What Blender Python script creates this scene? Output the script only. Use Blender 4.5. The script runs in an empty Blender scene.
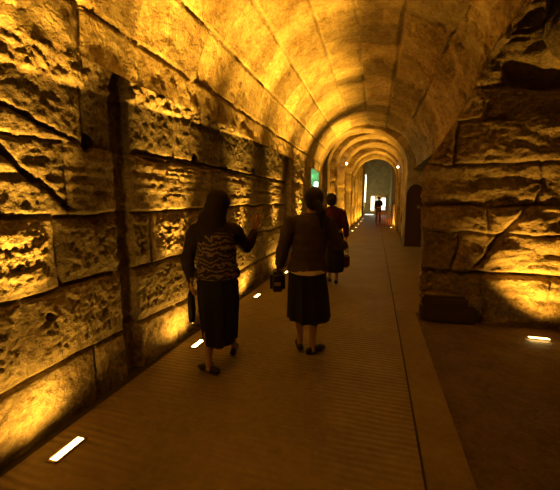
import bpy, bmesh, math, random
import numpy as np
from mathutils import Vector, Matrix

# ------------------------------------------------------------------ camera, world, exposure
C = bpy.context.scene.collection
scn = bpy.context.scene
F = 330.0
PITCH = math.atan(45 / F)
YAW = math.radians(16.08)
cam_d = bpy.data.cameras.new('camera'); cam = bpy.data.objects.new('camera', cam_d); C.objects.link(cam)
cam_d.sensor_width = 36; cam_d.lens = F / 560 * 36; cam_d.clip_start = 0.05; cam_d.clip_end = 200
cam.location = (0, 0, 1.49); cam.rotation_euler = (math.pi / 2 - PITCH, 0, YAW)
scn.camera = cam
world = bpy.data.worlds.new('world'); scn.world = world; world.use_nodes = True
world.node_tree.nodes['Background'].inputs[0].default_value = (0.02, 0.015, 0.01, 1)
world.node_tree.nodes['Background'].inputs[1].default_value = 0.3
vs = scn.view_settings
vs.view_transform = 'Standard'; vs.look = 'None'; vs.gamma = 1; vs.use_curve_mapping = False
vs.exposure = 0.0
try:
    scn.cycles.max_bounces = 8; scn.cycles.diffuse_bounces = 5; scn.cycles.use_denoising = True
    scn.cycles.sample_clamp_indirect = 4
except Exception:
    pass
AMBER = (1.0, 0.505, 0.05)
W_FLOOR = 46.0        # watts of the wide spill of one floor uplight
W_CORE = 2700.0        # watts of its narrow upward core

# ------------------------------------------------------------------ noise
def _hash(ix, iy, seed):
    h = (ix.astype(np.int64) * 374761393 + iy.astype(np.int64) * 668265263 + seed * 1442695041) & 0x7fffffff
    h = ((h ^ (h >> 13)) * 1274126177) & 0x7fffffff
    h = (h ^ (h >> 16)) & 0xffff
    return h / 65535.0
def vnoise(x, y, seed=0):
    ix = np.floor(x); iy = np.floor(y); fx = x - ix; fy = y - iy
    fx = fx * fx * (3 - 2 * fx); fy = fy * fy * (3 - 2 * fy)
    a = _hash(ix, iy, seed); b = _hash(ix + 1, iy, seed); c = _hash(ix, iy + 1, seed); d = _hash(ix + 1, iy + 1, seed)
    return (a * (1 - fx) + b * fx) * (1 - fy) + (c * (1 - fx) + d * fx) * fy * 1.0
def fbm(x, y, o=4, seed=0):
    s = 0; a = 0.5; t = 0
    for k in range(o):
        s = s + a * vnoise(x + 13.7 * k, y - 7.1 * k, seed + k); t += a; a *= 0.55; x = x * 2.03; y = y * 2.03
    return s / t - 0.5
def sstep(a, b, x):
    t = np.clip((x - a) / (b - a), 0, 1); return t * t * (3 - 2 * t)

def blocks(u, v, courses, wmin, wmax, seed, umin=-5, umax=40):
    """distance to the nearest joint and a random number per block"""
    rnd = random.Random(seed)
    d = np.full(u.shape, 9.0); rid = np.zeros(u.shape)
    cs = np.array(courses)
    ci = np.clip(np.searchsorted(cs, v) - 1, 0, len(cs) - 2)
    for k in range(len(cs) - 1):
        m = ci == k
        b = [umin + rnd.uniform(0, wmax)]
        while b[-1] < umax: b.append(b[-1] + rnd.uniform(wmin, wmax))
        b = np.array(b)
        if not m.any(): continue
        uu = u[m]; j = np.clip(np.searchsorted(b, uu), 1, len(b) - 1)
        du = np.minimum(np.abs(uu - b[j - 1]), np.abs(b[j] - uu))
        dv = np.minimum(np.abs(v[m] - cs[k]), np.abs(cs[k + 1] - v[m]))
        d[m] = np.minimum(du, dv)
        rid[m] = _hash(j, j * 0 + k, seed)
    return d, rid

# ------------------------------------------------------------------ materials
def mat(name, col, rough=0.8, bump=None, spec=0.3, var=None, tone=False, emit=None, metal=0.0, extra=None):
    m = bpy.data.materials.new(name); m.use_nodes = True
    nt = m.node_tree; b = nt.nodes['Principled BSDF']
    b.inputs['Base Color'].default_value = (*col, 1); b.inputs['Roughness'].default_value = rough
    b.inputs['Specular IOR Level'].default_value = spec; b.inputs['Metallic'].default_value = metal
    N = nt.nodes.new; L = nt.links.new
    tc = N('ShaderNodeTexCoord')
    last = None
    if var:
        n = N('ShaderNodeTexNoise'); n.inputs['Scale'].default_value = var[0]; n.inputs['Detail'].default_value = 6; n.inputs['Roughness'].default_value = .65
        L(tc.outputs['Object'], n.inputs['Vector'])
        r = N('ShaderNodeValToRGB'); r.color_ramp.elements[0].position = .3; r.color_ramp.elements[1].position = .72
        r.color_ramp.elements[0].color = (*var[1], 1); r.color_ramp.elements[1].color = (*col, 1)
        n2 = N('ShaderNodeTexNoise'); n2.inputs['Scale'].default_value = var[0] * 9; n2.inputs['Detail'].default_value = 8; n2.inputs['Roughness'].default_value = .75
        L(tc.outputs['Object'], n2.inputs['Vector'])
        ad = N('ShaderNodeMath'); ad.operation = 'ADD'; L(n.outputs['Fac'], ad.inputs[0]); L(n2.outputs['Fac'], ad.inputs[1])
        hf = N('ShaderNodeMath'); hf.operation = 'MULTIPLY'; hf.inputs[1].default_value = .5; L(ad.outputs[0], hf.inputs[0])
        r.color_ramp.elements[0].position = .40; r.color_ramp.elements[1].position = .60
        L(hf.outputs[0], r.inputs['Fac']); last = r.outputs['Color']
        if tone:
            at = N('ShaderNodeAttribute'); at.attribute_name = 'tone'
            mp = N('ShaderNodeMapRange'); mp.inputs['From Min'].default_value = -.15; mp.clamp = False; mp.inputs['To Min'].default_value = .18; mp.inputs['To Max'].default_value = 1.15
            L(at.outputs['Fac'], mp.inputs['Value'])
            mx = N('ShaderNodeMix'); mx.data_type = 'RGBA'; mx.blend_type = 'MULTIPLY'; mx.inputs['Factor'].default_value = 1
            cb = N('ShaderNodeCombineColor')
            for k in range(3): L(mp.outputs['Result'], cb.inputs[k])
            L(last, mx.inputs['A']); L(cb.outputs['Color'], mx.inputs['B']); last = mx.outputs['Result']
        L(last, b.inputs['Base Color'])
    if bump:
        prev = None
        for sc, st, dist, kind in bump:
            if kind == 'noise':
                t = N('ShaderNodeTexNoise'); t.inputs['Scale'].default_value = sc; t.inputs['Detail'].default_value = 5; t.inputs['Roughness'].default_value = .6; out = t.outputs['Fac']; L(tc.outputs['Object'], t.inputs['Vector'])
            elif kind == 'vor':
                t = N('ShaderNodeTexVoronoi'); t.inputs['Scale'].default_value = sc; out = t.outputs['Distance']; L(tc.outputs['Object'], t.inputs['Vector'])
            else:
                t = N('ShaderNodeTexWave'); t.bands_direction = kind; t.inputs['Scale'].default_value = sc; t.inputs['Distortion'].default_value = 2.5; t.inputs['Detail'].default_value = 2; t.inputs['Detail Scale'].default_value = .6; out = t.outputs['Fac']; L(tc.outputs['Object'], t.inputs['Vector'])
            bp = N('ShaderNodeBump'); bp.inputs['Strength'].default_value = st; bp.inputs['Distance'].default_value = dist
            L(out, bp.inputs['Height'])
            if prev: L(prev.outputs['Normal'], bp.inputs['Normal'])
            prev = bp
        L(prev.outputs['Normal'], b.inputs['Normal'])
    if emit:
        b.inputs['Emission Color'].default_value = (*emit[0], 1); b.inputs['Emission Strength'].default_value = emit[1]
    return m

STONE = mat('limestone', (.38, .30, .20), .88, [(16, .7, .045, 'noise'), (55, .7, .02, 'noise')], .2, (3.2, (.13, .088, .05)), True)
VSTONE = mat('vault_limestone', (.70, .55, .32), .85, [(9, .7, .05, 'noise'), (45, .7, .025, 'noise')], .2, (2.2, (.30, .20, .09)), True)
PIERSTONE = mat('pier_limestone', (.46, .34, .20), .88, [(12, .8, .06, 'noise'), (55, .8, .03, 'noise')], .2, (2.8, (.14, .09, .05)), True)
FARSTONE = mat('far_limestone', (.36, .29, .14), .9, [(10, .5, .03, 'noise')], .2, (3, (.2, .16, .08)))
PAVE = mat('ribbed_pavement', (.235, .18, .105), .5, [(6.2, .5, .016, 'Y'), (40, .35, .006, 'noise')], .35, (1.6, (.15, .11, .06)))
STRIP = mat('smooth_pavement_strip', (.20, .15, .085), .6, [(30, .4, .006, 'noise')], .35, (2.2, (.13, .095, .055)))
EARTH = mat('rough_dark_paving', (.13, .085, .05), .75, [(9, .7, .03, 'noise'), (45, .5, .01, 'noise')], .3, (3, (.06, .038, .024)))
GUTTER = mat('dark_gutter', (.04, .03, .02), .8)
PLINTH = mat('dark_stone_plinth', (.06, .042, .03), .9, [(20, .5, .01, 'noise')])

# ------------------------------------------------------------------ mesh helpers
def link(name, me, m, parent=None):
    o = bpy.data.objects.new(name, me); C.objects.link(o)
    if m: me.materials.append(m)
    if parent: o.parent = parent
    return o
def tag(o, label=None, cat=None, group=None, kind=None):
    if label: o['label'] = label
    if cat: o['category'] = cat
    if group: o['group'] = group
    if kind: o['kind'] = kind
    return o
def empty(name, loc, rz=0, label=None, cat=None, group=None):
    o = bpy.data.objects.new(name, None); C.objects.link(o); o.location = loc; o.rotation_euler = (0, 0, rz); o.empty_display_size = .1
    return tag(o, label, cat, group)
def grid(name, P, tone, m, flip=False, parent=None):
    """P: (nu, nv, 3) array of points"""
    nu, nv = P.shape[:2]
    me = bpy.data.meshes.new(name)
    idx = np.arange(nu * nv).reshape(nu, nv)
    a = idx[:-1, :-1].ravel(); b = idx[1:, :-1].ravel(); c = idx[1:, 1:].ravel(); d = idx[:-1, 1:].ravel()
    q = np.stack([a, b, c, d] if not flip else [a, d, c, b], 1)
    me.vertices.add(nu * nv); me.vertices.foreach_set('co', P.reshape(-1).astype(np.float32))
    n = len(q); me.loops.add(n * 4); me.loops.foreach_set('vertex_index', q.ravel().astype(np.int32))
    me.polygons.add(n); me.polygons.foreach_set('loop_start', np.arange(0, n * 4, 4, dtype=np.int32))
    me.polygons.foreach_set('loop_total', np.full(n, 4, dtype=np.int32))
    me.update(calc_edges=True); me.validate()
    me.polygons.foreach_set('use_smooth', np.ones(n, dtype=bool))
    at = me.attributes.new('tone', 'FLOAT', 'POINT'); at.data.foreach_set('value', np.broadcast_to(tone, (nu, nv)).reshape(-1).astype(np.float32))
    return link(name, me, m, parent)
def struct(o):
    o['kind'] = 'structure'; return o
def bm_obj(name, bm, m, parent=None, smooth=False):
    me = bpy.data.meshes.new(name); bmesh.ops.recalc_face_normals(bm, faces=bm.faces); bm.to_mesh(me); bm.free()
    if smooth:
        for p in me.polygons: p.use_smooth = True
    return link(name, me, m, parent)
def box(bm, x0, x1, y0, y1, z0, z1, bev=0):
    r = bmesh.ops.create_cube(bm, size=1)
    for v in r['verts']:
        v.co = Vector(((x0 + x1) / 2 + v.co.x * (x1 - x0), (y0 + y1) / 2 + v.co.y * (y1 - y0), (z0 + z1) / 2 + v.co.z * (z1 - z0)))
    if bev:
        es = {e for v in r['verts'] for e in v.link_edges}
        bmesh.ops.bevel(bm, geom=list(es), offset=bev, segments=2, affect='EDGES')
def frange(segs):
    out = []
    for a, b, s in segs: out += list(np.arange(a, b - s * .3, s))
    out.append(segs[-1][1]); return np.array(out)

# ------------------------------------------------------------------ left wall
def build_left_wall():
    u = frange([(-3.0, 1.0, .06), (1.0, 3.6, .0105), (3.6, 6, .018), (6, 9.9, .035)])
    v = frange([(-.05, 2.54, .0115)])
    U, V = np.meshgrid(u, v, indexing='ij')
    wu = U + .07 * fbm(U * 3, V * 3, 4, 5); wv = V + .065 * fbm(U * 2.6, V * 2.2, 4, 9)
    zb = 2.2 + .065 * (U - 1.3)                      # underside of the rubble band
    # courses: 0 .39 .90 1.40 (bossed) 1.9 2.25 (smooth)
    d, rid = blocks(wu, wv, [-.2, .39, .90, 1.40, 1.86, 2.7], .75, 1.35, 21)
    low = sstep(1.43, 1.38, wv)
    H = -.045 * (1 - sstep(.003, .024, d)) * (low + (1 - low) * (.15 + .5 * vnoise(U * 2.5, V * 3, 14)))
    boss = sstep(.03, .10, d)
    rough = fbm(U * 5, V * 6, 5, 31); fine = fbm(U * 17, V * 19, 4, 33)
    ridge = np.abs(fbm(U * 9, V * 12, 4, 41))
    pitted = np.minimum(0, .06 - ridge) * -1
    H += low * boss * (.015 + .035 * rough + .045 * fine + .025 * fbm(U * 34, V * 38, 2, 39) - .20 * np.clip(.06 - ridge, 0, 1) * sstep(.1, .5, rid))
    H += (1 - low) * (.02 + .03 * fbm(U * 2.5, V * 5, 4, 51) + .018 * fine)
    # horizontally weathered strata under the smooth course
    st = sstep(1.45, 1.52, V) * (1 - sstep(1.84, 1.9, V))
    H += st * .022 * fbm(U * 1.2, V * 22, 3, 61)
    H += .025 * (rid - .5)
    H *= 1 - .35 * sstep(.42, .36, wv)
    # lower margin is smoother and stands a little proud
    H += sstep(.39, .33, wv) * .015
    # diagonal crack at the near left
    cx = (U - 1.42) * .75 + (V - 1.70) * 1.0 - .13 * fbm(U * 5, V * 5, 4, 3)
    cr = np.exp(-(cx / .02) ** 2) * sstep(1.95, 1.75, U) * (V > 1.42)
    H -= .055 * cr * (.4 + 1.2 * vnoise(U * 14, V * 14, 5))
    # horizontal crack below the smooth course
    c2 = V - (2.0 - .06 * (U - 1.3) * 3.2) - .09 * fbm(U * 5, V * 5, 4, 8)
    H -= .035 * np.exp(-(c2 / .014) ** 2) * sstep(1.9, 1.8, U)
    c3 = V - 1.90 - .02 * fbm(U * 4, V * 0, 3, 18)
    H -= .035 * np.exp(-(c3 / .016) ** 2) * (U > 2.4)
    # drilled holes
    for hy, hz, hr in ((1.945, 1.885, .062), (3.4, 1.95, .062), (4.25, 1.9, .045), (5.3, 1.98, .05), (1.55, .74, .028)):
        rr = np.hypot(U - hy + .035 * fbm(U * 20, V * 20, 2, 2), V - hz)
        H -= .22 * (1 - sstep(hr * .7, hr * 1.1, rr))
    # cut vertical channel
    gy = 2.27 + .02 * fbm(V * 3, V * 0, 2, 71)
    g = sstep(.105, .085, np.abs(U - gy))
    H = H * (1 - .7 * g) - .11 * g * (.7 + .5 * fbm(U * 4, V * 5, 3, 77))
    # rubble band leaning in towards the vault
    t = np.clip((V - zb) / (2.6 - zb + .001), 0, 1)
    band = sstep(0, .12, t)
    rub = np.abs(fbm(U * 5.5, V * 7, 4, 91))
    H = H * (1 - band * .8 * (1 - g)) + band * (1 - g) * (.02 + .09 * t + .16 * (rub - .1) * (1 - .6 * t) + .03 * fine)
    P = np.stack([-2.0 + H, U, V], -1)
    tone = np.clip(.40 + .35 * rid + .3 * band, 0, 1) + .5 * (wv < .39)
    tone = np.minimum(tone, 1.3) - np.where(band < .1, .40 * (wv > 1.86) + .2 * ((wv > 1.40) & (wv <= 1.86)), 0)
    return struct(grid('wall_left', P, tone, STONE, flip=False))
build_left_wall()

# ------------------------------------------------------------------ main vault
CX, CZ, RX, RZ = -.37, 2.45, 1.515, 1.47
def vault_section(th): return CX - RX * np.cos(th), CZ + RZ * np.sin(th)
def build_vault(name, y0, y1, th0, th1, fine):
    y = frange([(y0, y1, fine)]); th = np.linspace(th0, th1, int((th1 - th0) * 1.5 / .022))
    U, T = np.meshgrid(y, th, indexing='ij')
    s = T * 1.52                                    # arc length across
    wu = U + (.05 + .2 * sstep(2.9, 3.5, s)) * fbm(U * 2, s * 2, 3, 15); ws = s + .035 * fbm(U * 1.3, s * 2, 3, 19)
    base = [-.5, .28, .80, 1.34, 1.90, 2.42, 3.02, 3.7, 4.9]
    d, rid = blocks(wu, ws, base, .28, .80, 7)
    jw = np.where((ws > 2.9) & (ws < 3.3), .035, .014)
    H = .035 * (1 - sstep(.002, 1.0, d / jw * .8)) * np.where(ws > 2.8, 1.6, .8)
    H += .05 * (rid - .5) * sstep(1.6, 3.0, s) + .015 * (rid - .5)
    H += .06 * fbm(U * 1.7, s * 1.7, 4, 23) + (.03 + .03 * sstep(2.4, 3.6, s)) * fbm(U * 8, s * 8, 4, 25)
    H += .22 * np.abs(fbm(U * 4, s * 2.5, 4, 27)) * sstep(2.7, 3.6, s)
    nx, nz = -np.cos(T), np.sin(T)
    X, Z = vault_section(T)
    P = np.stack([X + nx * H, U, Z + nz * H], -1)
    return struct(grid(name, P, np.clip(.22 + (.78 - .4 * sstep(2.9, 3.1, s)) * rid ** 1.3 + .25 * fbm(U * 1.1, s * 1.6, 3, 5), -.1, 1), VSTONE, flip=True))
TH_R = math.pi - math.asin((2.93 - CZ) / RZ)
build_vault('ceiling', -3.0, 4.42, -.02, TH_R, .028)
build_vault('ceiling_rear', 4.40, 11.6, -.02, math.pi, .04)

# ------------------------------------------------------------------ facing wall and pier of the side chamber (plane y = 4.4)
def build_pier():
    z = frange([(-.05, 4.3, .016)])
    x0 = np.interp(z, [0, .3, 1.2, 1.7, 1.85, 2.3, 2.78, 2.95, 4.3], [.585, .575, .56, .53, .55, .80, 1.03, 1.06, 1.02])
    x0 = x0 + .03 * fbm(z * 4, z * 0, 3, 44)
    # path: back of the pier -> corner -> chamber
    n1, n2, n3 = 26, 30, 200
    rows = []; S = []
    for k in range(n1):
        t = k / n1; rows.append((1.5 + (x0 + .17 - 1.5) * t, np.full_like(z, 5.7 + (5.0 - 5.7) * t))); S.append(-1.3 + .7 * t)
    for k in range(n2):
        t = k / n2; rows.append((x0 + .17 * (1 - t) ** 1.3, np.full_like(z, 5.0 - .6 * t ** 1.0 + 0))); S.append(-.6 + .6 * t)
    for k in range(n3 + 1):
        t = k / n3; rows.append((x0 + (3.6 - x0) * t, np.full_like(z, 4.4))); S.append(3.0 * t)
    X = np.array([r[0] for r in rows]); Y = np.array([r[1] for r in rows]); S = np.array(S)[:, None]
    Z = np.broadcast_to(z, X.shape)
    along = np.where(S < 0, S, X)                    # coordinate of the masonry
    wx = along + .16 * fbm(along * 3, Z * 3, 4, 101); wz = Z + .13 * fbm(along * 2.0, Z * 1.5, 4, 103)
    d, rid = blocks(wx, wz, [-.3, .33, .60, 1.10, 1.42, 1.90, 2.40, 2.78, 3.3, 4.6], .6, 1.7, 14)
    H = -.04 * (1 - sstep(.003, .03, d)) * (.4 + 1.6 * vnoise(along * 3, Z * 3, 7)) + .05 * (rid - .5)
    H += .12 * fbm(along * 2, Z * 7, 5, 111) + .035 * fbm(along * 12, Z * 16, 4, 113)
    # deep gap between the lowest two courses and the diagonal break
    gp = Z - (.60 + .05 * fbm(along * 5, Z * 0, 3, 117))
    H -= .13 * np.exp(-(gp / .028) ** 2) * sstep(1.0, 1.25, X)
    dc = (Z - .74) - (X - 1.22) * 1.55 - .12 * fbm(X * 5, Z * 5, 3, 119)
    H -= .09 * np.exp(-(dc / .06) ** 2) * sstep(.6, .75, Z) * (1 - sstep(1.25, 1.5, Z))
    # overhanging crevice high up
    oc = Z - (2.80 + .35 * np.clip(1.75 - X, 0, .6)) - .06 * fbm(X * 4, Z * 4, 3, 121)
    H -= .35 * np.exp(-(oc / .09) ** 2) * sstep(1.25, 1.5, X)
    H += .16 * sstep(0, .25, oc) * sstep(1.5, 1.7, X) * (.6 + 2.0 * fbm(X * 2, Z * 2, 3, 123))
    H += -.04 * sstep(2.38, 2.42, wz) * sstep(1.1, 1.2, X)
    edge = np.exp(-(S / .05) ** 2); H = H * (1 - .3 * edge)
    nx = np.where(S < 0, -.9, -1 * np.exp(-(S / .08) ** 2)); ny = np.where(S < 0, -.35, -1.0)
    l = np.hypot(nx, ny); nx, ny = nx / l, ny / l
    P = np.stack([X + nx * H, Y + ny * H, Z + 0 * X], -1)
    return struct(grid('wall_right', P, np.clip(.45 + .4 * rid, 0, 1), PIERSTONE, flip=True))
build_pier()
# dark plinth blocks at the foot of the pier
bm = bmesh.new(); box(bm, .585, 1.22, 4.31, 4.48, -.01, .19, .02); box(bm, .60, 1.12, 4.33, 4.48, .17, .31, .03)
struct(bm_obj('baseboard_pier', bm, PLINTH))

def plain(name, pts, m, nu=2, nv=2, tone=.5, amp=0, seed=1, sc=1.5):
    """bilinear patch through four corners with rough relief"""
    a, b, c, d = [np.array(p, float) for p in pts]
    u = np.linspace(0, 1, nu)[:, None, None]; v = np.linspace(0, 1, nv)[None, :, None]
    P = (a * (1 - u) + b * u) * (1 - v) + (d * (1 - u) + c * u) * v
    n = np.cross(b - a, d - a); n /= np.linalg.norm(n)
    lu = np.linalg.norm(b - a); lv = np.linalg.norm(d - a)
    H = amp * fbm(u[..., 0] * lu * sc + 0 * v[..., 0], v[..., 0] * lv * sc + 0 * u[..., 0], 5, seed) if amp else 0
    P = P + n * (H[..., None] if amp else 0)
    return struct(grid(name, P, tone, m))
# side chamber: roof, far right wall; wall behind the camera
plain('ceiling_side', [(1.04, -3, 2.95), (1.04, 4.6, 2.95), (1.5, 4.6, 4.05), (1.5, -3, 4.05)], PIERSTONE, 180, 30, .4, .12, 5, 3)
plain('ceiling_chamber', [(1.45, -3, 4.0), (1.45, 4.7, 4.0), (3.7, 4.7, 3.9), (3.7, -3, 3.9)], PIERSTONE, 120, 50, .4, .2, 6, 2)
plain('wall_chamber', [(3.6, 4.6, -.1), (3.6, -3.1, -.1), (3.6, -3.1, 4.2), (3.6, 4.6, 4.2)], PIERSTONE, 120, 60, .4, .12, 7, 2)
plain('wall_back', [(3.8, -3, -.1), (-2.3, -3, -.1), (-2.3, -3, 4.2), (3.8, -3, 4.2)], PIERSTONE, 60, 50, .4, .1, 8, 2)

# hanging boulder in the upper corner of the chamber
bm = bmesh.new(); bmesh.ops.create_icosphere(bm, subdivisions=5, radius=1)
co = np.array([v.co[:] for v in bm.verts])
disp = 1 + .30 * fbm(co[:, 0] * 1.6 + co[:, 2], co[:, 1] * 1.6 + 3, 4, 201) + .18 * fbm(co[:, 0] * 4, co[:, 2] * 4 + co[:, 1] * 3, 4, 203)
for v, k in zip(bm.verts, disp): v.co = Vector((v.co.x * .42 * k, v.co.y * .45 * k, v.co.z * .40 * k)) + Vector((2.02, 4.15, 3.22))
b = bm_obj('trim_1', bm, PIERSTONE, smooth=True); struct(b)
at = b.data.attributes.new('tone', 'FLOAT', 'POINT'); at.data.foreach_set('value', np.full(len(b.data.vertices), .3, np.float32))

# ------------------------------------------------------------------ floors
plain('floor', [(-1.9, -3, 0), (.30, -3, 0), (.30, 40, 0), (-1.9, 40, 0)], PAVE)
plain('floor_strip', [(.315, -3, 0), (.56, -3, 0), (.56, 4.6, 0), (.315, 4.6, 0)], STRIP)
plain('floor_groove', [(-2.2, -3, -.02), (.5, -3, -.02), (.5, 40, -.02), (-2.2, 40, -.02)], GUTTER)
plain('floor_passage', [(.315, 4.6, -.001), (1.6, 4.6, -.001), (1.6, 40, -.001), (.315, 40, -.001)], PAVE)
plain('floor_chamber', [(.56, -3, -.012), (3.7, -3, -.012), (3.7, 4.7, -.012), (.56, 4.7, -.012)], EARTH, 170, 340, .5, .05, 31, 2.5)

# ------------------------------------------------------------------ rear right wall, transverse arches and the far passage
plain('wall_rear', [(1.42, 5.5, 0), (1.42, 11.6, 0), (1.42, 11.6, 2.5), (1.42, 5.5, 2.5)], PIERSTONE, 100, 50, .4, .06, 41, 3)
plain('ceiling_ledge', [(1.1, 4.6, 2.45), (1.1, 11.6, 2.45), (1.5, 11.6, 2.4), (1.5, 4.6, 2.4)], PIERSTONE, 60, 8, .4, .04, 42, 3)

def arch_ring(name, ya, yb, xl, xr, spring, crown, out_l, out_r, out_top, m, side=True, seed=1):
    """a wall across the passage with an arched opening: front face and reveal, with relief"""
    n = 96
    cx = (xl + xr) / 2; rx = (xr - xl) / 2
    inner = []; outer = []
    nz = 30
    for k in range(nz): z = spring * k / nz; inner.append((xl, z)); outer.append((out_l, z))
    for k in range(n + 1):
        t = math.pi * k / n
        inner.append((cx - rx * math.cos(t), spring + (crown - spring) * math.sin(t)))
        w = (1 - math.cos(t)) / 2
        oz = spring + (out_top - spring) * min(1, math.sin(t) * 1.05); outer.append((out_l + (out_r - out_l) * w, oz))
    for k in range(nz): z = spring * (1 - (k + 1) / nz); inner.append((xr, z)); outer.append((out_r, z))
    I = np.array(inner); O = np.array(outer)
    L = np.concatenate([[0], np.cumsum(np.hypot(*(I[1:] - I[:-1]).T))])[:, None]
    nf, nr = 14, 14
    prof = []
    fr = np.linspace(0, 1, nf)[None, :]
    X = np.concatenate([O[:, :1] + (I[:, :1] - O[:, :1]) * fr, np.repeat(I[:, :1], nr, 1)], 1)
    Z = np.concatenate([O[:, 1:] + (I[:, 1:] - O[:, 1:]) * fr, np.repeat(I[:, 1:], nr, 1)], 1)
    Yv = np.concatenate([np.full((len(I), nf), ya), np.repeat(np.linspace(ya, yb, nr + 1)[None, 1:], len(I), 0)], 1)
    s = np.arange(nf + nr)[None, :] * .06
    d, rid = blocks(L + 0 * s, s + 0 * L, [-.1, .42, .84, 1.4, 2.5], .35, .5, seed, -1, 30)
    R = .05 * fbm(L * 3 + 0 * s, s * 3 + 0 * L, 4, seed) + .02 * (rid - .5) - .02 * (1 - sstep(.005, .03, d))
    Yv = Yv - R * (np.arange(nf + nr)[None, :] < nf)
    X = X + R * np.where(X < cx, 1, -1) * (np.arange(nf + nr)[None, :] >= nf - 1)
    P = np.stack([X, Yv, Z], -1)
    return struct(grid(name, P, np.clip(.3 + .5 * rid, 0, 1), m))
arch_ring('trim_2', 11.5, 12.3, -1.90, .92, 2.5, 3.80, -2.6, 1.6, 4.6, VSTONE, seed=61)
# passage shell
def tunnel(name, ya, yb, xl, xr, spring, crown, m, step=.12, seed=1):
    y = frange([(ya, yb, step)]); n = 60; nz = 22
    pts = [(xl, spring * k / nz) for k in range(nz)]
    cx = (xl + xr) / 2; rx = (xr - xl) / 2
    pts += [(cx - rx * math.cos(math.pi * k / n), spring + (crown - spring) * math.sin(math.pi * k / n)) for k in range(n + 1)]
    pts += [(xr, spring * (1 - (k + 1) / nz)) for k in range(nz)]
    A = np.array(pts); L = np.concatenate([[0], np.cumsum(np.hypot(*(A[1:] - A[:-1]).T))])
    U, S = np.meshgrid(y, L, indexing='ij')
    H = .06 * fbm(U * 2, S * 2, 4, seed)
    X = A[None, :, 0] + 0 * U; Z = A[None, :, 1] + 0 * U
    X = X + H * np.where(X < cx, 1, -1)
    return struct(grid(name, np.stack([X, U, Z], -1), .55, m, flip=True))
tunnel('wall_passage', 12.2, 19.0, -1.72, 1.12, 2.7, 3.98, VSTONE, seed=71)
tunnel('wall_passage_far', 19.4, 37.0, -1.30, 1.30, 4.8, 6.0, FARSTONE, seed=73)
k = 3
for (ya, w, xl, xr, cr) in ((12.8, .7, -1.50, .98, 3.84), (14.6, .8, -1.32, 1.02, 3.84), (16.9, .7, -1.20, 1.0, 3.80), (19.0, .6, -1.17, 1.02, 3.74)):
    arch_ring('trim_%d' % k, ya, ya + w, xl, xr, 2.7, cr, -2.3, 1.30, 4.2 if ya < 18 else 6.1, VSTONE, seed=80 + k); k += 1
for ya, xx in ((21.6, -1.14), (24.4, -1.12), (27.6, -1.10), (31, -1.08)):
    bm = bmesh.new(); box(bm, -1.4, xx, ya, ya + .55, 0, 4.9, .03); o = struct(bm_obj('trim_%d' % k, bm, VSTONE)); k += 1
    at = o.data.attributes.new('tone', 'FLOAT', 'POINT'); at.data.foreach_set('value', np.full(len(o.data.vertices), .8, np.float32))
plain('wall_end', [(1.5, 35.5, 0), (-1.5, 35.5, 0), (-1.5, 35.5, 6.2), (1.5, 35.5, 6.2)], FARSTONE, 60, 90, .5, .15, 91, 2)

# arched dark niche in the cross wall at the right, built as a deep recess in front of it
def niche():
    bm = bmesh.new()
    x0, x1, zt, yf, yb = .93, 1.45, 1.98, 11.30, 11.42
    prof = [(x0, 0)] + [((x0 + x1) / 2 - (x1 - x0) / 2 * math.cos(math.pi * k / 14), 1.62 + (zt - 1.62) * math.sin(math.pi * k / 14)) for k in range(15)] + [(x1, 0)]
    f = [bm.verts.new((x, yf, z)) for x, z in prof]; b = [bm.verts.new((x, yb, z)) for x, z in prof]
    bm.faces.new(f); bm.faces.new(b[::-1])
    for i in range(len(f)): bm.faces.new((f[i], b[i], b[(i + 1) % len(f)], f[(i + 1) % len(f)]))
    o = struct(bm_obj('door_1', bm, mat('dark_brown_door_wood', (.075, .035, .022), .6, [(8, .3, .01, 'X')])))
    bm = bmesh.new(); r = bmesh.ops.create_cone(bm, cap_ends=True, segments=20, radius1=.05, radius2=.05, depth=.03, matrix=Matrix.Translation((1.30, 11.285, 1.27)) @ Matrix.Rotation(math.pi / 2, 4, 'X'))
    bm_obj('door_handle', bm, mat('dull_grey_metal', (.3, .3, .32), .4, metal=.8), o)
niche()

# ------------------------------------------------------------------ green lit alcove in the left wall
GST = FARSTONE
plain('wall_alcove', [(-2.9, 9.85, 0), (-2.9, 11.5, 0), (-2.9, 11.5, 3.2), (-2.9, 9.85, 3.2)], GST, 40, 60, .5, .1, 95, 3)
plain('wall_alcove_near', [(-1.98, 9.9, 0), (-2.95, 9.9, 0), (-2.95, 9.9, 3.2), (-1.98, 9.9, 3.2)], GST, 30, 60, .5, .04, 96, 3)
plain('ceiling_alcove', [(-2.95, 9.85, 2.92), (-1.9, 9.85, 2.75), (-1.9, 11.5, 2.75), (-2.95, 11.5, 2.92)], GST, 20, 20, .5, .06, 97, 3)

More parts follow.
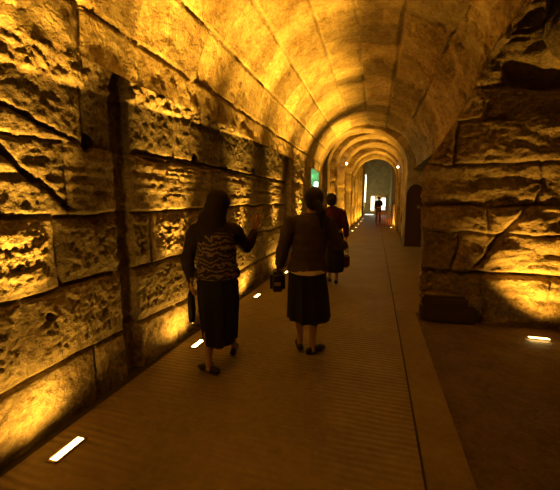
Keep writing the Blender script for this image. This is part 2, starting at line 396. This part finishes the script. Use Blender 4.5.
# ------------------------------------------------------------------ lamps
LENS = mat('lit_amber_glass', (1, .8, .4), .3, emit=((1.0, .72, .22), 14))
FRAME = mat('brushed_brass_frame', (.30, .20, .08), .35, metal=.9)
def spot(name, loc, aim, w, col, ang, blend, parent, size=.05):
    d = bpy.data.lights.new(name, 'SPOT'); d.energy = w; d.color = col; d.spot_size = math.radians(ang); d.spot_blend = blend; d.shadow_soft_size = size
    o = bpy.data.objects.new(name, d); C.objects.link(o); o.parent = parent
    o.location = loc; o.rotation_euler = Vector(aim).to_track_quat('-Z', 'Y').to_euler()
    return o
def floor_light(loc, rz, label, group, w, aim=(-.35, 0, 1), ang=150, core=0, cx=.045, ca=40):
    t = empty('floor_light', loc, rz, label, 'light', group)
    bm = bmesh.new()
    for a in ((-.038, -.026, -.108, .108), (.026, .038, -.108, .108), (-.038, .038, -.108, -.095), (-.038, .038, .095, .108)):
        box(bm, a[0], a[1], a[2], a[3], 0.0, .008)
    bm_obj('frame', bm, FRAME, t)
    bm = bmesh.new(); box(bm, -.026, .026, -.095, .095, .001, .005); bm_obj('lens', bm, LENS, t)
    if w: spot('beam', (0, 0, .03), aim, w, AMBER, ang, .9, t)
    if core: spot('core_beam', (0, 0, .035), (cx, 0, 1), core, AMBER, ca, 1.0, t)
    return t
G = 'amber floor lights along the left wall'
floor_light((-1.73, 1.38, 0), 0, 'amber floor light nearest the camera, at the foot of the left wall', G, W_FLOOR, core=W_CORE)
floor_light((-1.73, 2.91, 0), 0, 'amber floor light beside the feet of the woman in the patterned vest', G, W_FLOOR, core=W_CORE)
floor_light((-1.73, 4.72, 0), 0, 'amber floor light between the patterned vest woman and the skirted woman', G, W_FLOOR, core=W_CORE)
for yy, lb in ((6.5, 'small amber floor light by the left wall, level with the maroon topped woman'), (8.3, 'small amber floor light by the left wall just before the green alcove'), (10.9, 'tiny amber floor light level with the green alcove')):
    floor_light((-1.73, yy, 0), 0, lb, G, W_FLOOR, core=W_CORE)
for yy, lb in ((-.2, 'amber floor light by the left wall just behind the viewpoint'), (-1.8, 'amber floor light by the left wall farthest behind the viewpoint')):
    floor_light((-1.73, yy, 0), 0, lb, G, W_FLOOR, core=W_CORE)
floor_light((1.74, 4.02, .012), math.pi / 2, 'amber floor light before the rough stone wall on the right', None, 300, aim=(.32, -.34, 1), ang=118)
G2 = 'floor lights in the far passage'
for yy, xx, lb in ((12.5, -1.42, 'far floor light just past the first transverse arch'), (14.2, -1.2, 'far floor light before the arch that carries the left white lamp'), (16.4, -1.05, 'far floor light two arches before the railing'), (18.5, -1.0, 'far floor light at the left wall opposite the railing'), (21.2, -.98, 'far floor light beyond the railing, left wall'), (24.0, -.96, 'second most distant floor light at the left wall'), (27.2, -.95, 'most distant floor light at the left wall')):
    floor_light((xx, yy, 0), 0, lb, G2, 110, aim=(-.1, .2, 1), core=900, cx=.12, ca=60)
floor_light((.85, 19.0, 0), 0, 'floor light at the foot of the railing post on the right', G2, 40, aim=(0, .1, 1))

# two small white lamps at the springing of the far arches
WHITE = mat('lit_white_glass', (1, 1, 1), .3, emit=((1, .85, .6), 7))
def wall_lamp(loc, sx, label):
    t = empty('wall_lamp', loc, 0, label, 'lamp', 'small white lamps on the far arches')
    bm = bmesh.new(); box(bm, -.09 * sx - .03, -.09 * sx + .03, -.05, .05, -.06, .06, .01); bm_obj('bracket', bm, FRAME, t)
    bm = bmesh.new(); bmesh.ops.create_uvsphere(bm, u_segments=16, v_segments=10, radius=.05); bm_obj('globe', bm, WHITE, t, True)
wall_lamp((-1.22, 14.15, 2.98), 1, 'small white lamp at the left springing of the second arch')
wall_lamp((.93, 16.75, 3.02), -1, 'small white lamp at the right springing of the third arch')
# vertical light strip
t = empty('light_strip', (-1.02, 33, 0), 0, 'tall thin white light strip at the left end of the far passage', 'light')
bm = bmesh.new(); box(bm, -.06, -.03, -.05, .05, 0, 3.9, .005); bm_obj('mount', bm, FRAME, t)
bm = bmesh.new(); box(bm, -.03, .05, -.04, .04, 1.3, 3.85, .01); bm_obj('tube', bm, WHITE, t)

# green floodlight in the alcove
t = empty('floodlight', (-1.92, 11.22, 1.98), 0, 'small green-white floodlight at the far side of the left alcove', 'light')
bm = bmesh.new(); box(bm, -.12, .02, .02, .27, -.06, .12, .01); bm_obj('housing', bm, FRAME, t)
bm = bmesh.new(); box(bm, -.11, .01, .0, .022, -.05, .11, .004); bm_obj('lens', bm, mat('lit_green_glass', (.6, 1, .8), .3, emit=((.7, 1, .85), 9)), t)
d = bpy.data.lights.new('green_beam', 'POINT'); d.energy = 26; d.color = (.12, 1, .62); d.shadow_soft_size = .05
o = bpy.data.objects.new('green_beam', d); C.objects.link(o); o.parent = t; o.location = (-.25, -.30, .35)

# bright white lit opening at the very end
t = empty('lit_display', (.32, 35.2, 0), 0, 'bright white backlit panel at the far end of the tunnel', 'display')
bm = bmesh.new(); box(bm, -.85, .68, .05, .12, .25, 1.95, .02); bm_obj('casing', bm, FRAME, t)
LP = mat('lit_panel', (1, 1, 1), .4, emit=((1, .98, .9), 2.4))
for a in ((-.80, -.50, .45, 1.85), (.24, .60, .5, 1.7)):
    bm = bmesh.new(); box(bm, a[0], a[1], .02, .06, a[2], a[3], .01); bm_obj('panel', bm, LP, t)
bm = bmesh.new(); box(bm, -.50, .24, .03, .06, .5, 1.6, .01); bm_obj('dim_panel', bm, mat('dim_panel', (.8, .8, .8), .4, emit=((.8, .85, .75), .35)), t)
t = empty('threshold_glow', (-.62, 33.6, 0), 0, 'added low glowing bar for the bright floor threshold left of the distant person', 'light')  # added bar; its glow stands in for the brightly lit floor threshold
bm = bmesh.new(); box(bm, -.40, .45, -.06, .06, 0, .06, .005); bm_obj('housing', bm, FRAME, t)
bm = bmesh.new(); box(bm, -.38, .43, -.05, .05, .055, .11, .005); bm_obj('tube', bm, LP, t)  # glowing strip imitating the highlight on the threshold; tube and housing are added
d = bpy.data.lights.new('panel_glow', 'AREA'); d.energy = 60; d.color = (1, .85, .42); d.size = 1.2
o = bpy.data.objects.new('panel_glow', d); C.objects.link(o); o.parent = t; o.location = (0, -2.2, 1.2); o.rotation_euler = (math.radians(105), 0, 0)

# railing / gate
RED = mat('rusty_red_iron', (.50, .17, .10), .5, metal=.2)
t = empty('railing', (.06, 19.35, 0), 0, 'rusty red metal railing standing across the right half of the far passage', 'railing')
bm = bmesh.new(); box(bm, 0, .93, -.02, .02, 1.06, 1.10); bm_obj('rail', bm, RED, t)
for za in (.12, .74):
    bm = bmesh.new(); box(bm, 0, .93, -.015, .015, za, za + .035); bm_obj('rail', bm, RED, t)
for k in range(9):
    bm = bmesh.new(); bmesh.ops.create_cone(bm, cap_ends=True, segments=10, radius1=.014, radius2=.014, depth=1.08, matrix=Matrix.Translation((.02 + k * .108, 0, .54))); bm_obj('bar', bm, RED, t, True)
bm = bmesh.new(); box(bm, .87, .97, -.05, .05, 0, 1.25, .01); bm_obj('post', bm, mat('pale_post', (.75, .6, .4), .5), t)

# ------------------------------------------------------------------ people
def tube(bm, chain, seg=14):
    """closed tapered capsules through (x,y,z,r) points; merged later by a voxel remesh"""
    for i, (x, y, z, r) in enumerate(chain):
        bmesh.ops.create_uvsphere(bm, u_segments=seg, v_segments=8, radius=r, matrix=Matrix.Translation((x, y, z)))
        if i:
            a = Vector(chain[i - 1][:3]); b = Vector((x, y, z)); dv = b - a
            if dv.length < 1e-5: continue
            q = dv.to_track_quat('Z', 'Y').to_matrix().to_4x4()
            bmesh.ops.create_cone(bm, cap_ends=True, segments=seg, radius1=chain[i - 1][3], radius2=r, depth=dv.length, matrix=Matrix.Translation((a + b) / 2) @ q)
def ell(bm, c, r, rot=None):
    M = Matrix.Translation(c) @ (rot.to_4x4() if rot else Matrix.Identity(4)) @ Matrix.Diagonal((*r, 1))
    bmesh.ops.create_uvsphere(bm, u_segments=24, v_segments=14, radius=1, matrix=M)
def merged(name, bm, m, parent, voxel=.007, smooth=4):
    me = bpy.data.meshes.new(name + '_raw'); bm.to_mesh(me); bm.free()
    o = bpy.data.objects.new('raw', me); C.objects.link(o)
    r = o.modifiers.new('r', 'REMESH'); r.mode = 'VOXEL'; r.voxel_size = voxel
    s = o.modifiers.new('s', 'SMOOTH'); s.factor = .5; s.iterations = smooth
    dg = bpy.context.evaluated_depsgraph_get(); dg.update()
    nm = bpy.data.meshes.new_from_object(o.evaluated_get(dg)); nm.name = name
    bpy.data.objects.remove(o); bpy.data.meshes.remove(me)
    for p in nm.polygons: p.use_smooth = True
    nm.materials.clear()
    return link(name, nm, m, parent)

SKIN = mat('skin', (.42, .24, .15), .55)
EYE = mat('eye_white', (.7, .68, .62), .2)
def hand(bm, wrist, fdir, pdir, curl=.35, s=1.0, side=1):
    """palm and five fingers; fdir = towards the fingers, pdir = palm normal"""
    f = Vector(fdir).normalized(); p = Vector(pdir); p = (p - f * p.dot(f)).normalized(); l = f.cross(p) * side
    w = Vector(wrist)
    for k in (-1.5, -.5, .5, 1.5):
        a = w + f * .01 * s + l * k * .012 * s; b = w + f * .075 * s + l * k * .017 * s
        tube(bm, [(*a, .013 * s), (*b, .0115 * s)], 10)
    for k, ln in ((-1.5, .058), (-.5, .072), (.5, .078), (1.5, .070)):
        b = w + f * .078 * s + l * k * .020 * s
        d1 = (f + p * curl * .5 + l * k * .06).normalized(); d2 = (f + p * curl * 1.3 + l * k * .06).normalized(); d3 = (f + p * curl * 2.2).normalized()
        p1 = b + d1 * ln * .45 * s; p2 = p1 + d2 * ln * .32 * s; p3 = p2 + d3 * ln * .23 * s
        tube(bm, [(*b, .0095 * s), (*p1, .0088 * s), (*p2, .0082 * s), (*p3, .0072 * s)], 10)
    b = w + f * .022 * s + l * .026 * s + p * .006 * s; t1 = b + (f * .6 + l * .75 + p * .35).normalized() * .040 * s; t2 = t1 + (f * .9 + l * .35 + p * .4).normalized() * .030 * s
    tube(bm, [(*b, .012 * s), (*t1, .010 * s), (*t2, .0085 * s)], 10)
def head(bm, c, turn=0.0, s=1.0):
    R = Matrix.Rotation(turn, 3, 'Z'); c = Vector(c)
    def w(v): return tuple(c + R @ (Vector(v) * s))
    ell(bm, w((0, -.012, .022)), (.073 * s, .090 * s, .090 * s), R); ell(bm, w((0, .022, -.035)), (.055 * s, .062 * s, .075 * s), R)
    tube(bm, [(*w((0, .085, .005)), .009 * s), (*w((0, .102, -.022)), .013 * s)], 8)
    tube(bm, [(*w((-.02, .078, -.055)), .008 * s), (*w((.02, .078, -.055)), .008 * s)], 8)
    for q in (-1, 1):
        ell(bm, w((q * .074, 0, -.008)), (.010 * s, .020 * s, .030 * s), R)
        ell(bm, w((q * .03, .072, .022)), (.022 * s, .012 * s, .008 * s), R)
def shoe(name, foot, m, parent, yaw=0.0, roll=0.0):
    """foot = ankle ground point (x, y, z); toes towards +y"""
    R = Matrix.Rotation(yaw, 3, 'Z') @ Matrix.Rotation(roll, 3, 'X'); c = Vector(foot)
    bm = bmesh.new()
    def w(v): return tuple(c + R @ Vector(v))
    tube(bm, [(*w((0, -.045, .034)), .033), (*w((0, .03, .034)), .034), (*w((0, .11, .030)), .037), (*w((0, .155, .024)), .024)], 14)
    for v in bm.verts: v.co.z = max(v.co.z, c.z + .002) if roll == 0 else v.co.z
    return merged(name, bm, m, parent, .006, 3)
def skirt(name, rings, m, parent, folds=11, seed=1, amp=.012, n=120):
    """rings: (z, cx, cy, rx, ry) from waist to hem; a cloth shell with thickness"""
    rings = np.array(rings); zs = np.linspace(0, 1, 46); t = np.linspace(0, 1, len(rings))
    R = np.stack([np.interp(zs, t, rings[:, k]) for k in range(5)], 1)
    a = np.linspace(0, 2 * math.pi, n, endpoint=False)
    ph = fbm(np.cos(a) * 2 + 5, np.sin(a) * 2 + 5, 2, seed) * 9
    verts = []
    for off in (0, -.006):
        for i, (z, cx, cy, rx, ry) in enumerate(R):
            f = zs[i] ** .8 * amp * np.cos(a * folds + ph + zs[i] * .6)
            for j in range(n):
                verts.append((cx + (rx + f[j] + off) * math.cos(a[j]), cy + (ry + f[j] + off) * math.sin(a[j]), z + (.012 * math.cos(2 * a[j]) * zs[i])))
    m_ = len(R); faces = []
    for s in (0, 1):
        for i in range(m_ - 1):
            for j in range(n):
                q = [s * m_ * n + i * n + j, s * m_ * n + i * n + (j + 1) % n, s * m_ * n + (i + 1) * n + (j + 1) % n, s * m_ * n + (i + 1) * n + j]
                faces.append(q if s else q[::-1])
    for j in range(n):
        for i in (0, m_ - 1):
            faces.append([i * n + j, i * n + (j + 1) % n, (m_ + i) * n + (j + 1) % n, (m_ + i) * n + j])
    me = bpy.data.meshes.new(name); me.from_pydata(verts, [], faces)
    for p in me.polygons: p.use_smooth = True
    return link(name, me, m, parent)

def person(loc, label, P, s=1.0):
    """P: dict of joints in a frame whose x runs to the right of the picture and y away from the viewer"""
    t = empty('person', loc, YAW, label, 'person')
    hc = Vector(P['head']); nk = Vector(P['neck']); pv = Vector(P['pelvis'])
    bm = bmesh.new()
    head(bm, hc, P.get('turn', 0), .98)
    tube(bm, [(hc.x, hc.y - .012, hc.z - .06, .048), (nk.x, nk.y, nk.z, .050)])
    ch = nk * .78 + pv * .22; wa = nk * .35 + pv * .65
    ell(bm, ch - Vector((0, 0, .03)), (.140, .092, .13)); ell(bm, nk * .6 + pv * .4, (.135, .095, .15)); ell(bm, wa, (.12, .09, .12)); ell(bm, pv, (.155, .115, .13))
    for side in ('L', 'R'):
        S, E_, Wr = [Vector(P[k + side]) for k in ('sh', 'el', 'wr')]
        tube(bm, [(nk.x, nk.y, nk.z - .05, .045), (*S, .048), (*((S + E_) / 2), .042), (*E_, .034), (*(E_ * .6 + Wr * .4), .034), (*Wr, .023)])
        hd = P['hand' + side]; hand(bm, Wr, hd[0], hd[1], hd[2], 1.0, hd[3])
        Hh, K, A = [Vector(P[k + side]) for k in ('hip', 'kn', 'an')]
        tube(bm, [(*Hh, .085), (*((Hh + K) / 2), .070), (*K, .050), (*(K * .65 + A * .35), .050), (*(K * .2 + A * .8), .032), (*A, .030)])
        tube(bm, [(A.x, A.y - .02, A.z - .045, .026), (A.x, A.y + .05, A.z - .045, .026), (A.x, A.y + .12, A.z - .055, .022)], 10)
    merged('body', bm, SKIN, t, .0055, 3)
    R = Matrix.Rotation(P.get('turn', 0), 3, 'Z')
    for q in (-1, 1):
        bm = bmesh.new(); ell(bm, hc + R @ Vector((q * .029, .071, .006)), (.013, .010, .009)); bm_obj('eye', bm, EYE, t, True)
    return t
def top(t, P, m, hem, name='sweater', rt=.03, longs=True, flare=0.02, voxel=.008):
    nk = Vector(P['neck']); pv = Vector(P['pelvis']); bm = bmesh.new()
    ch = nk * .78 + pv * .22
    g = rt
    n = 7
    for k in range(n):
        f = k / (n - 1); z = (nk.z - .08) * (1 - f) + hem * f; c = nk * (1 - f) + pv * f
        wx = np.interp(f, [0, .25, .6, 1], [.125, .150, .135, .16 + flare]); wy = np.interp(f, [0, .3, .6, 1], [.075, .10, .095, .115])
        ell(bm, (c.x, c.y, z + (.03 if k == n - 1 else 0)), (wx + g * .6, wy + g * .6, .11))
    tube(bm, [(nk.x, nk.y - .005, nk.z - .03, .064)])
    ell(bm, ch - Vector((0, 0, .02)), (.158 + g * .3, .108 + g * .3, .145))
    SL, SR = Vector(P['shL']), Vector(P['shR'])
    tube(bm, [(*SL, .062), (nk.x - .05, nk.y, nk.z - .055, .060), (nk.x + .05, nk.y, nk.z - .055, .060), (*SR, .062)])
    for side in ('L', 'R'):
        S, E_, Wr = [Vector(P[k + side]) for k in ('sh', 'el', 'wr')]
        W2 = E_ * .1 + Wr * .9
        tube(bm, [(nk.x * .9 + S.x * .1, nk.y, nk.z - .045, .050), (*S, .055 + g * .4), (*((S + E_) / 2), .050 + g * .4), (*E_, .043 + g * .4), (*((E_ + W2) / 2), .042 + g * .4), (*W2, .034 + g * .3)])
    bmesh.ops.bisect_plane(bm, geom=bm.verts[:] + bm.edges[:] + bm.faces[:], plane_co=(0, 0, 0), plane_no=(0, 0, -1)) if False else None
    o = merged(name, bm, m, t, voxel, 5)
    # wrinkles and a cut hem
    me = o.data; co = np.empty(len(me.vertices) * 3, np.float32); me.vertices.foreach_get('co', co); co = co.reshape(-1, 3)
    nrm = np.array([v.normal[:] for v in me.vertices])
    w = fbm(co[:, 0] * 9 + co[:, 1] * 7, co[:, 2] * 16 + co[:, 0] * 5, 3, 77)
    co = co + nrm * (w * .022)[:, None]
    low = co[:, 2] < hem; mid = (np.abs(co[:, 0] - pv.x) < .24)
    co[:, 2] = np.where(low & mid, hem - (hem - co[:, 2]) * .12, co[:, 2])
    me.vertices.foreach_set('co', co.astype(np.float32).ravel()); me.update()
    return o

HAIR = mat('dark_hair', (.012, .008, .008), .45, [(60, .5, .01, 'X')])
SCARF = mat('dark_headscarf', (.016, .008, .010), .85, [(25, .4, .01, 'noise')])
NAVY = mat('navy_black_cloth', (.010, .009, .014), .85, [(30, .3, .006, 'noise')])
BLACKTOP = mat('black_knit', (.022, .012, .014), .85, [(40, .4, .006, 'noise')])
GREYKNIT = mat('grey_brown_knit', (.058, .040, .052), .9, [(70, .4, .005, 'noise')])
MAROON = mat('maroon_cloth', (.075, .012, .018), .85, [(30, .4, .006, 'noise')])
LEATHER = mat('black_leather', (.014, .010, .010), .35, [(30, .3, .004, 'noise')], spec=.5)
SHOE = mat('black_shoe_leather', (.012, .010, .010), .45, spec=.5)
WHITECLOTH = mat('white_cotton', (.55, .5, .46), .8)
METAL = mat('buckle_metal', (.7, .6, .45), .3, metal=1)
# vest with pale irregular stripes
VEST = mat('striped_vest', (.02, .015, .015), .85)
nt = VEST.node_tree; N = nt.nodes.new; L = nt.links.new
tc = N('ShaderNodeTexCoord'); wv = N('ShaderNodeTexWave'); wv.bands_direction = 'Z'; wv.inputs['Scale'].default_value = 7; wv.inputs['Distortion'].default_value = 9; wv.inputs['Detail'].default_value = 3; wv.inputs['Detail Scale'].default_value = 2.2
L(tc.outputs['Object'], wv.inputs['Vector']); rp = N('ShaderNodeValToRGB'); rp.color_ramp.elements[0].position = .55; rp.color_ramp.elements[0].color = (.022, .013, .012, 1); rp.color_ramp.elements[1].position = .85; rp.color_ramp.elements[1].color = (.17, .12, .10, 1)
L(wv.outputs['Fac'], rp.inputs['Fac']); L(rp.outputs['Color'], nt.nodes['Principled BSDF'].inputs['Base Color'])

# --- woman in the patterned vest (left)
P1 = dict(head=(.02, .02, 1.45), neck=(-.01, 0, 1.31), pelvis=(.0, 0, .86), turn=.25,
          shL=(-.175, 0, 1.235), elL=(-.245, -.03, .99), wrL=(-.235, .03, .80), handL=((.05, .15, -1), (1, .1, 0), .6, 1),
          shR=(.150, .02, 1.235), elR=(.235, .13, 1.07), wrR=(.30, .22, 1.20), handR=((.10, .1, 1), (-.5, 1, 0), .15, -1),
          hipL=(-.075, 0, .82), knL=(-.085, .02, .47), anL=(-.085, -.06, .085), hipR=(.075, 0, .82), knR=(.09, .17, .50), anR=(.085, .26, .10))
t1 = person((-1.275, 2.50, 0), 'woman in a dark headscarf and pale-striped black vest, raising one hand by the left wall', P1)
top(t1, P1, BLACKTOP, .84, 'shirt', .022)
# the vest panel follows the torso
bm = bmesh.new()
for k in range(6):
    f = k / 5; z = 1.18 * (1 - f) + .88 * f
    ell(bm, (.0, 0, z), (np.interp(f, [0, .3, .7, 1], [.163, .172, .165, .19]), np.interp(f, [0, .3, 1], [.128, .136, .148]), .10))
merged('vest', bm, VEST, t1, .008, 4)
skirt('skirt', [(.90, 0, 0, .150, .115), (.80, 0, 0, .178, .140), (.6, .0, .03, .178, .155), (.42, .0, .06, .160, .185), (.26, .0, .09, .145, .215)], NAVY, t1, 9, 3)
bm = bmesh.new()
ell(bm, (.018, .005, 1.475), (.098, .105, .112)); ell(bm, (.005, -.035, 1.41), (.098, .085, .11)); ell(bm, (-.025, -.045, 1.33), (.120, .080, .10)); ell(bm, (-.06, -.055, 1.26), (.11, .065, .09)); ell(bm, (-.09, -.06, 1.19), (.06, .05, .07))
merged('headscarf', bm, SCARF, t1, .007, 5)
shoe('shoe', (-.05, -.07, .0), SHOE, t1, 1.0); shoe('shoe', (.085, .26, .02), SHOE, t1, 0, 0)
# slim bag in her left hand
def at_person(t, v): return Vector(t.location) + Matrix.Rotation(YAW, 3, 'Z') @ Vector(v)
bg = empty('handbag', at_person(t1, (-.245, .05, .40)), YAW, 'slim dark long bag hanging from the hand of the woman in the striped vest', 'bag')
bm = bmesh.new(); tube(bm, [(0, 0, .04, .030), (0, 0, .16, .036), (0, 0, .27, .030), (0, 0, .31, .018)]); merged('pouch', bm, LEATHER, bg, .006, 3)
bm = bmesh.new()
pts = [(.0, 0, .30, .006), (-.02, 0, .36, .006), (.0, 0, .405, .006), (.02, 0, .36, .006), (.0, 0, .30, .006)]
tube(bm, pts, 8); bm_obj('strap', bm, LEATHER, bg, True)

# --- woman in the grey-brown sweater (centre)
P2 = dict(head=(.055, .02, 1.49), neck=(.03, 0, 1.355), pelvis=(.0, 0, .90), turn=-.1,
          shL=(-.160, 0, 1.275), elL=(-.235, -.02, 1.02), wrL=(-.265, .08, .86), handL=((-.02, .35, -1), (1, .1, 0), .9, 1),
          shR=(.200, 0, 1.270), elR=(.290, .03, 1.07), wrR=(.385, .20, 1.03), handR=((.6, .9, .05), (-.6, .5, -.3), .5, -1),
          hipL=(-.08, 0, .86), knL=(-.075, .04, .47), anL=(-.06, .05, .085), hipR=(.08, 0, .86), knR=(.07, -.01, .47), anR=(.055, -.04, .085))
t2 = person((-.61, 3.06, 0), 'woman with a dark ponytail in a grey-brown sweater and knee-length dark skirt, back turned', P2)
top(t2, P2, GREYKNIT, .80, 'sweater', .04, flare=.01)
skirt('undershirt_hem', [(.84, 0, 0, .180, .142), (.812, 0, 0, .190, .150)], WHITECLOTH, t2, 5, 5, .004)
skirt('skirt', [(.92, 0, 0, .150, .115), (.80, 0, 0, .172, .138), (.6, .01, 0, .188, .155), (.345, .02, 0, .202, .175)], NAVY, t2, 10, 6, .014)
bm = bmesh.new(); ell(bm, (.055, -.004, 1.515), (.090, .098, .102)); ell(bm, (.055, -.035, 1.47), (.078, .075, .080)); ell(bm, (.075, -.09, 1.45), (.04, .04, .04))
tube(bm, [(.08, -.10, 1.45, .035), (.11, -.115, 1.38, .042), (.125, -.11, 1.31, .038), (.13, -.10, 1.25, .018)])
merged('hair', bm, HAIR, t2, .007, 4)
bm = bmesh.new(); bmesh.ops.create_cone(bm, cap_ends=True, segments=16, radius1=.030, radius2=.030, depth=.025, matrix=Matrix.Translation((.083, -.104, 1.435)) @ Matrix.Rotation(.4, 4, 'Y')); bm_obj('hair_tie', bm, MAROON, t2)
shoe('shoe', (-.06, .05, 0), SHOE, t2, .1); shoe('shoe', (.055, -.04, 0), SHOE, t2, -.9)
bg = empty('handbag', at_person(t2, (-.285, .10, .60)), YAW, 'black handbag carried at the left side of the woman in the grey-brown sweater', 'bag')
bm = bmesh.new(); box(bm, -.075, .075, -.11, .11, 0, .20, .03); bmesh.ops.subdivide_edges(bm, edges=bm.edges[:], cuts=1); o = merged('pouch', bm, LEATHER, bg, .008, 4)
bm = bmesh.new(); hp = [(0, .08 * math.cos(math.pi * k / 12), .19 + .075 * math.sin(math.pi * k / 12), .009) for k in range(13)]; tube(bm, hp, 8); bm_obj('handle', bm, LEATHER, bg, True)
bm = bmesh.new(); box(bm, -.03, .03, -.125, -.108, .07, .105, .004); bm_obj('clasp', bm, METAL, bg)

# --- woman in maroon (further on)
P3 = dict(head=(-.08, .02, 1.49), neck=(-.06, 0, 1.36), pelvis=(-.01, 0, .90), turn=-.2,
          shL=(-.23, 0, 1.27), elL=(-.27, .04, 1.02), wrL=(-.22, .16, .88), handL=((.05, .3, -1), (1, .1, 0), .6, 1),
          shR=(.115, 0, 1.27), elR=(.19, .0, 1.03), wrR=(.215, .06, .84), handR=((.02, .1, -1), (-1, .1, 0), .9, -1),
          hipL=(-.08, 0, .86), knL=(-.08, .05, .47), anL=(-.07, .10, .085), hipR=(.07, 0, .86), knR=(.06, 0, .47), anR=(.03, -.05, .085))
t3 = person((-.68, 5.90, 0), 'woman with short dark hair in a maroon top walking ahead of the two others', P3)
top(t3, P3, MAROON, .72, 'blouse', .035, flare=.0)
skirt('skirt', [(.92, -.01, 0, .150, .115), (.80, -.01, 0, .165, .135), (.5, 0, .0, .165, .15), (.22, .0, .02, .165, .17)], NAVY, t3, 9, 8)
bm = bmesh.new(); ell(bm, (-.08, -.002, 1.515), (.092, .10, .104)); ell(bm, (-.08, -.04, 1.46), (.085, .075, .075)); ell(bm, (-.075, -.085, 1.50), (.05, .045, .05))
merged('hair', bm, HAIR, t3, .008, 4)
shoe('shoe', (-.07, .10, 0), SHOE, t3, .1); shoe('shoe', (.03, -.05, 0), SHOE, t3, -.2)
bg = empty('handbag', at_person(t3, (.20, .06, .27)), YAW, 'dark red bag hanging low beside the woman in the maroon top', 'bag')
bm = bmesh.new(); box(bm, -.085, .085, -.06, .06, 0, .24, .03); merged('pouch', bm, mat('dark_red_leather', (.11, .025, .02), .45), bg, .009, 4)
bm = bmesh.new(); hp = [(.055 * math.cos(math.pi * k / 12), 0, .23 + .28 * math.sin(math.pi * k / 12), .007) for k in range(13)]; tube(bm, hp, 8); bm_obj('handle', bm, LEATHER, bg, True)

# --- distant figure before the bright panel
P4 = dict(head=(0, .02, 1.60), neck=(0, 0, 1.46), pelvis=(0, 0, .97), turn=0,
          shL=(-.19, 0, 1.38), elL=(-.23, -.02, 1.10), wrL=(-.2, .1, .90), handL=((0, .1, -1), (1, .1, 0), .5, 1),
          shR=(.19, 0, 1.38), elR=(.25, .06, 1.14), wrR=(.14, .24, 1.10), handR=((-.8, .5, .1), (-.3, .5, -.5), .5, -1),
          hipL=(-.09, 0, .93), knL=(-.1, .03, .5), anL=(-.1, .05, .085), hipR=(.09, 0, .93), knR=(.1, 0, .5), anR=(.1, -.04, .085))
t4 = person((.185, 23.2, 0), 'distant dark-clothed person standing behind the railing against the white light', P4)
top(t4, P4, BLACKTOP, .9, 'jacket', .04)
for sd in 'LR':
    bm = bmesh.new(); Hh, K, A = [Vector(P4[q + sd]) for q in ('hip', 'kn', 'an')]
    tube(bm, [(*Hh, .105), (*K, .075), (A.x, A.y, A.z + .02, .06)]); merged('trouser_leg', bm, NAVY, t4, .012, 3)
    shoe('shoe', (A.x, A.y, 0), SHOE, t4)
bm = bmesh.new(); ell(bm, (0, 0, 1.63), (.09, .10, .10)); ell(bm, (0, -.03, 1.58), (.08, .07, .08)); merged('hair', bm, HAIR, t4, .01, 3)
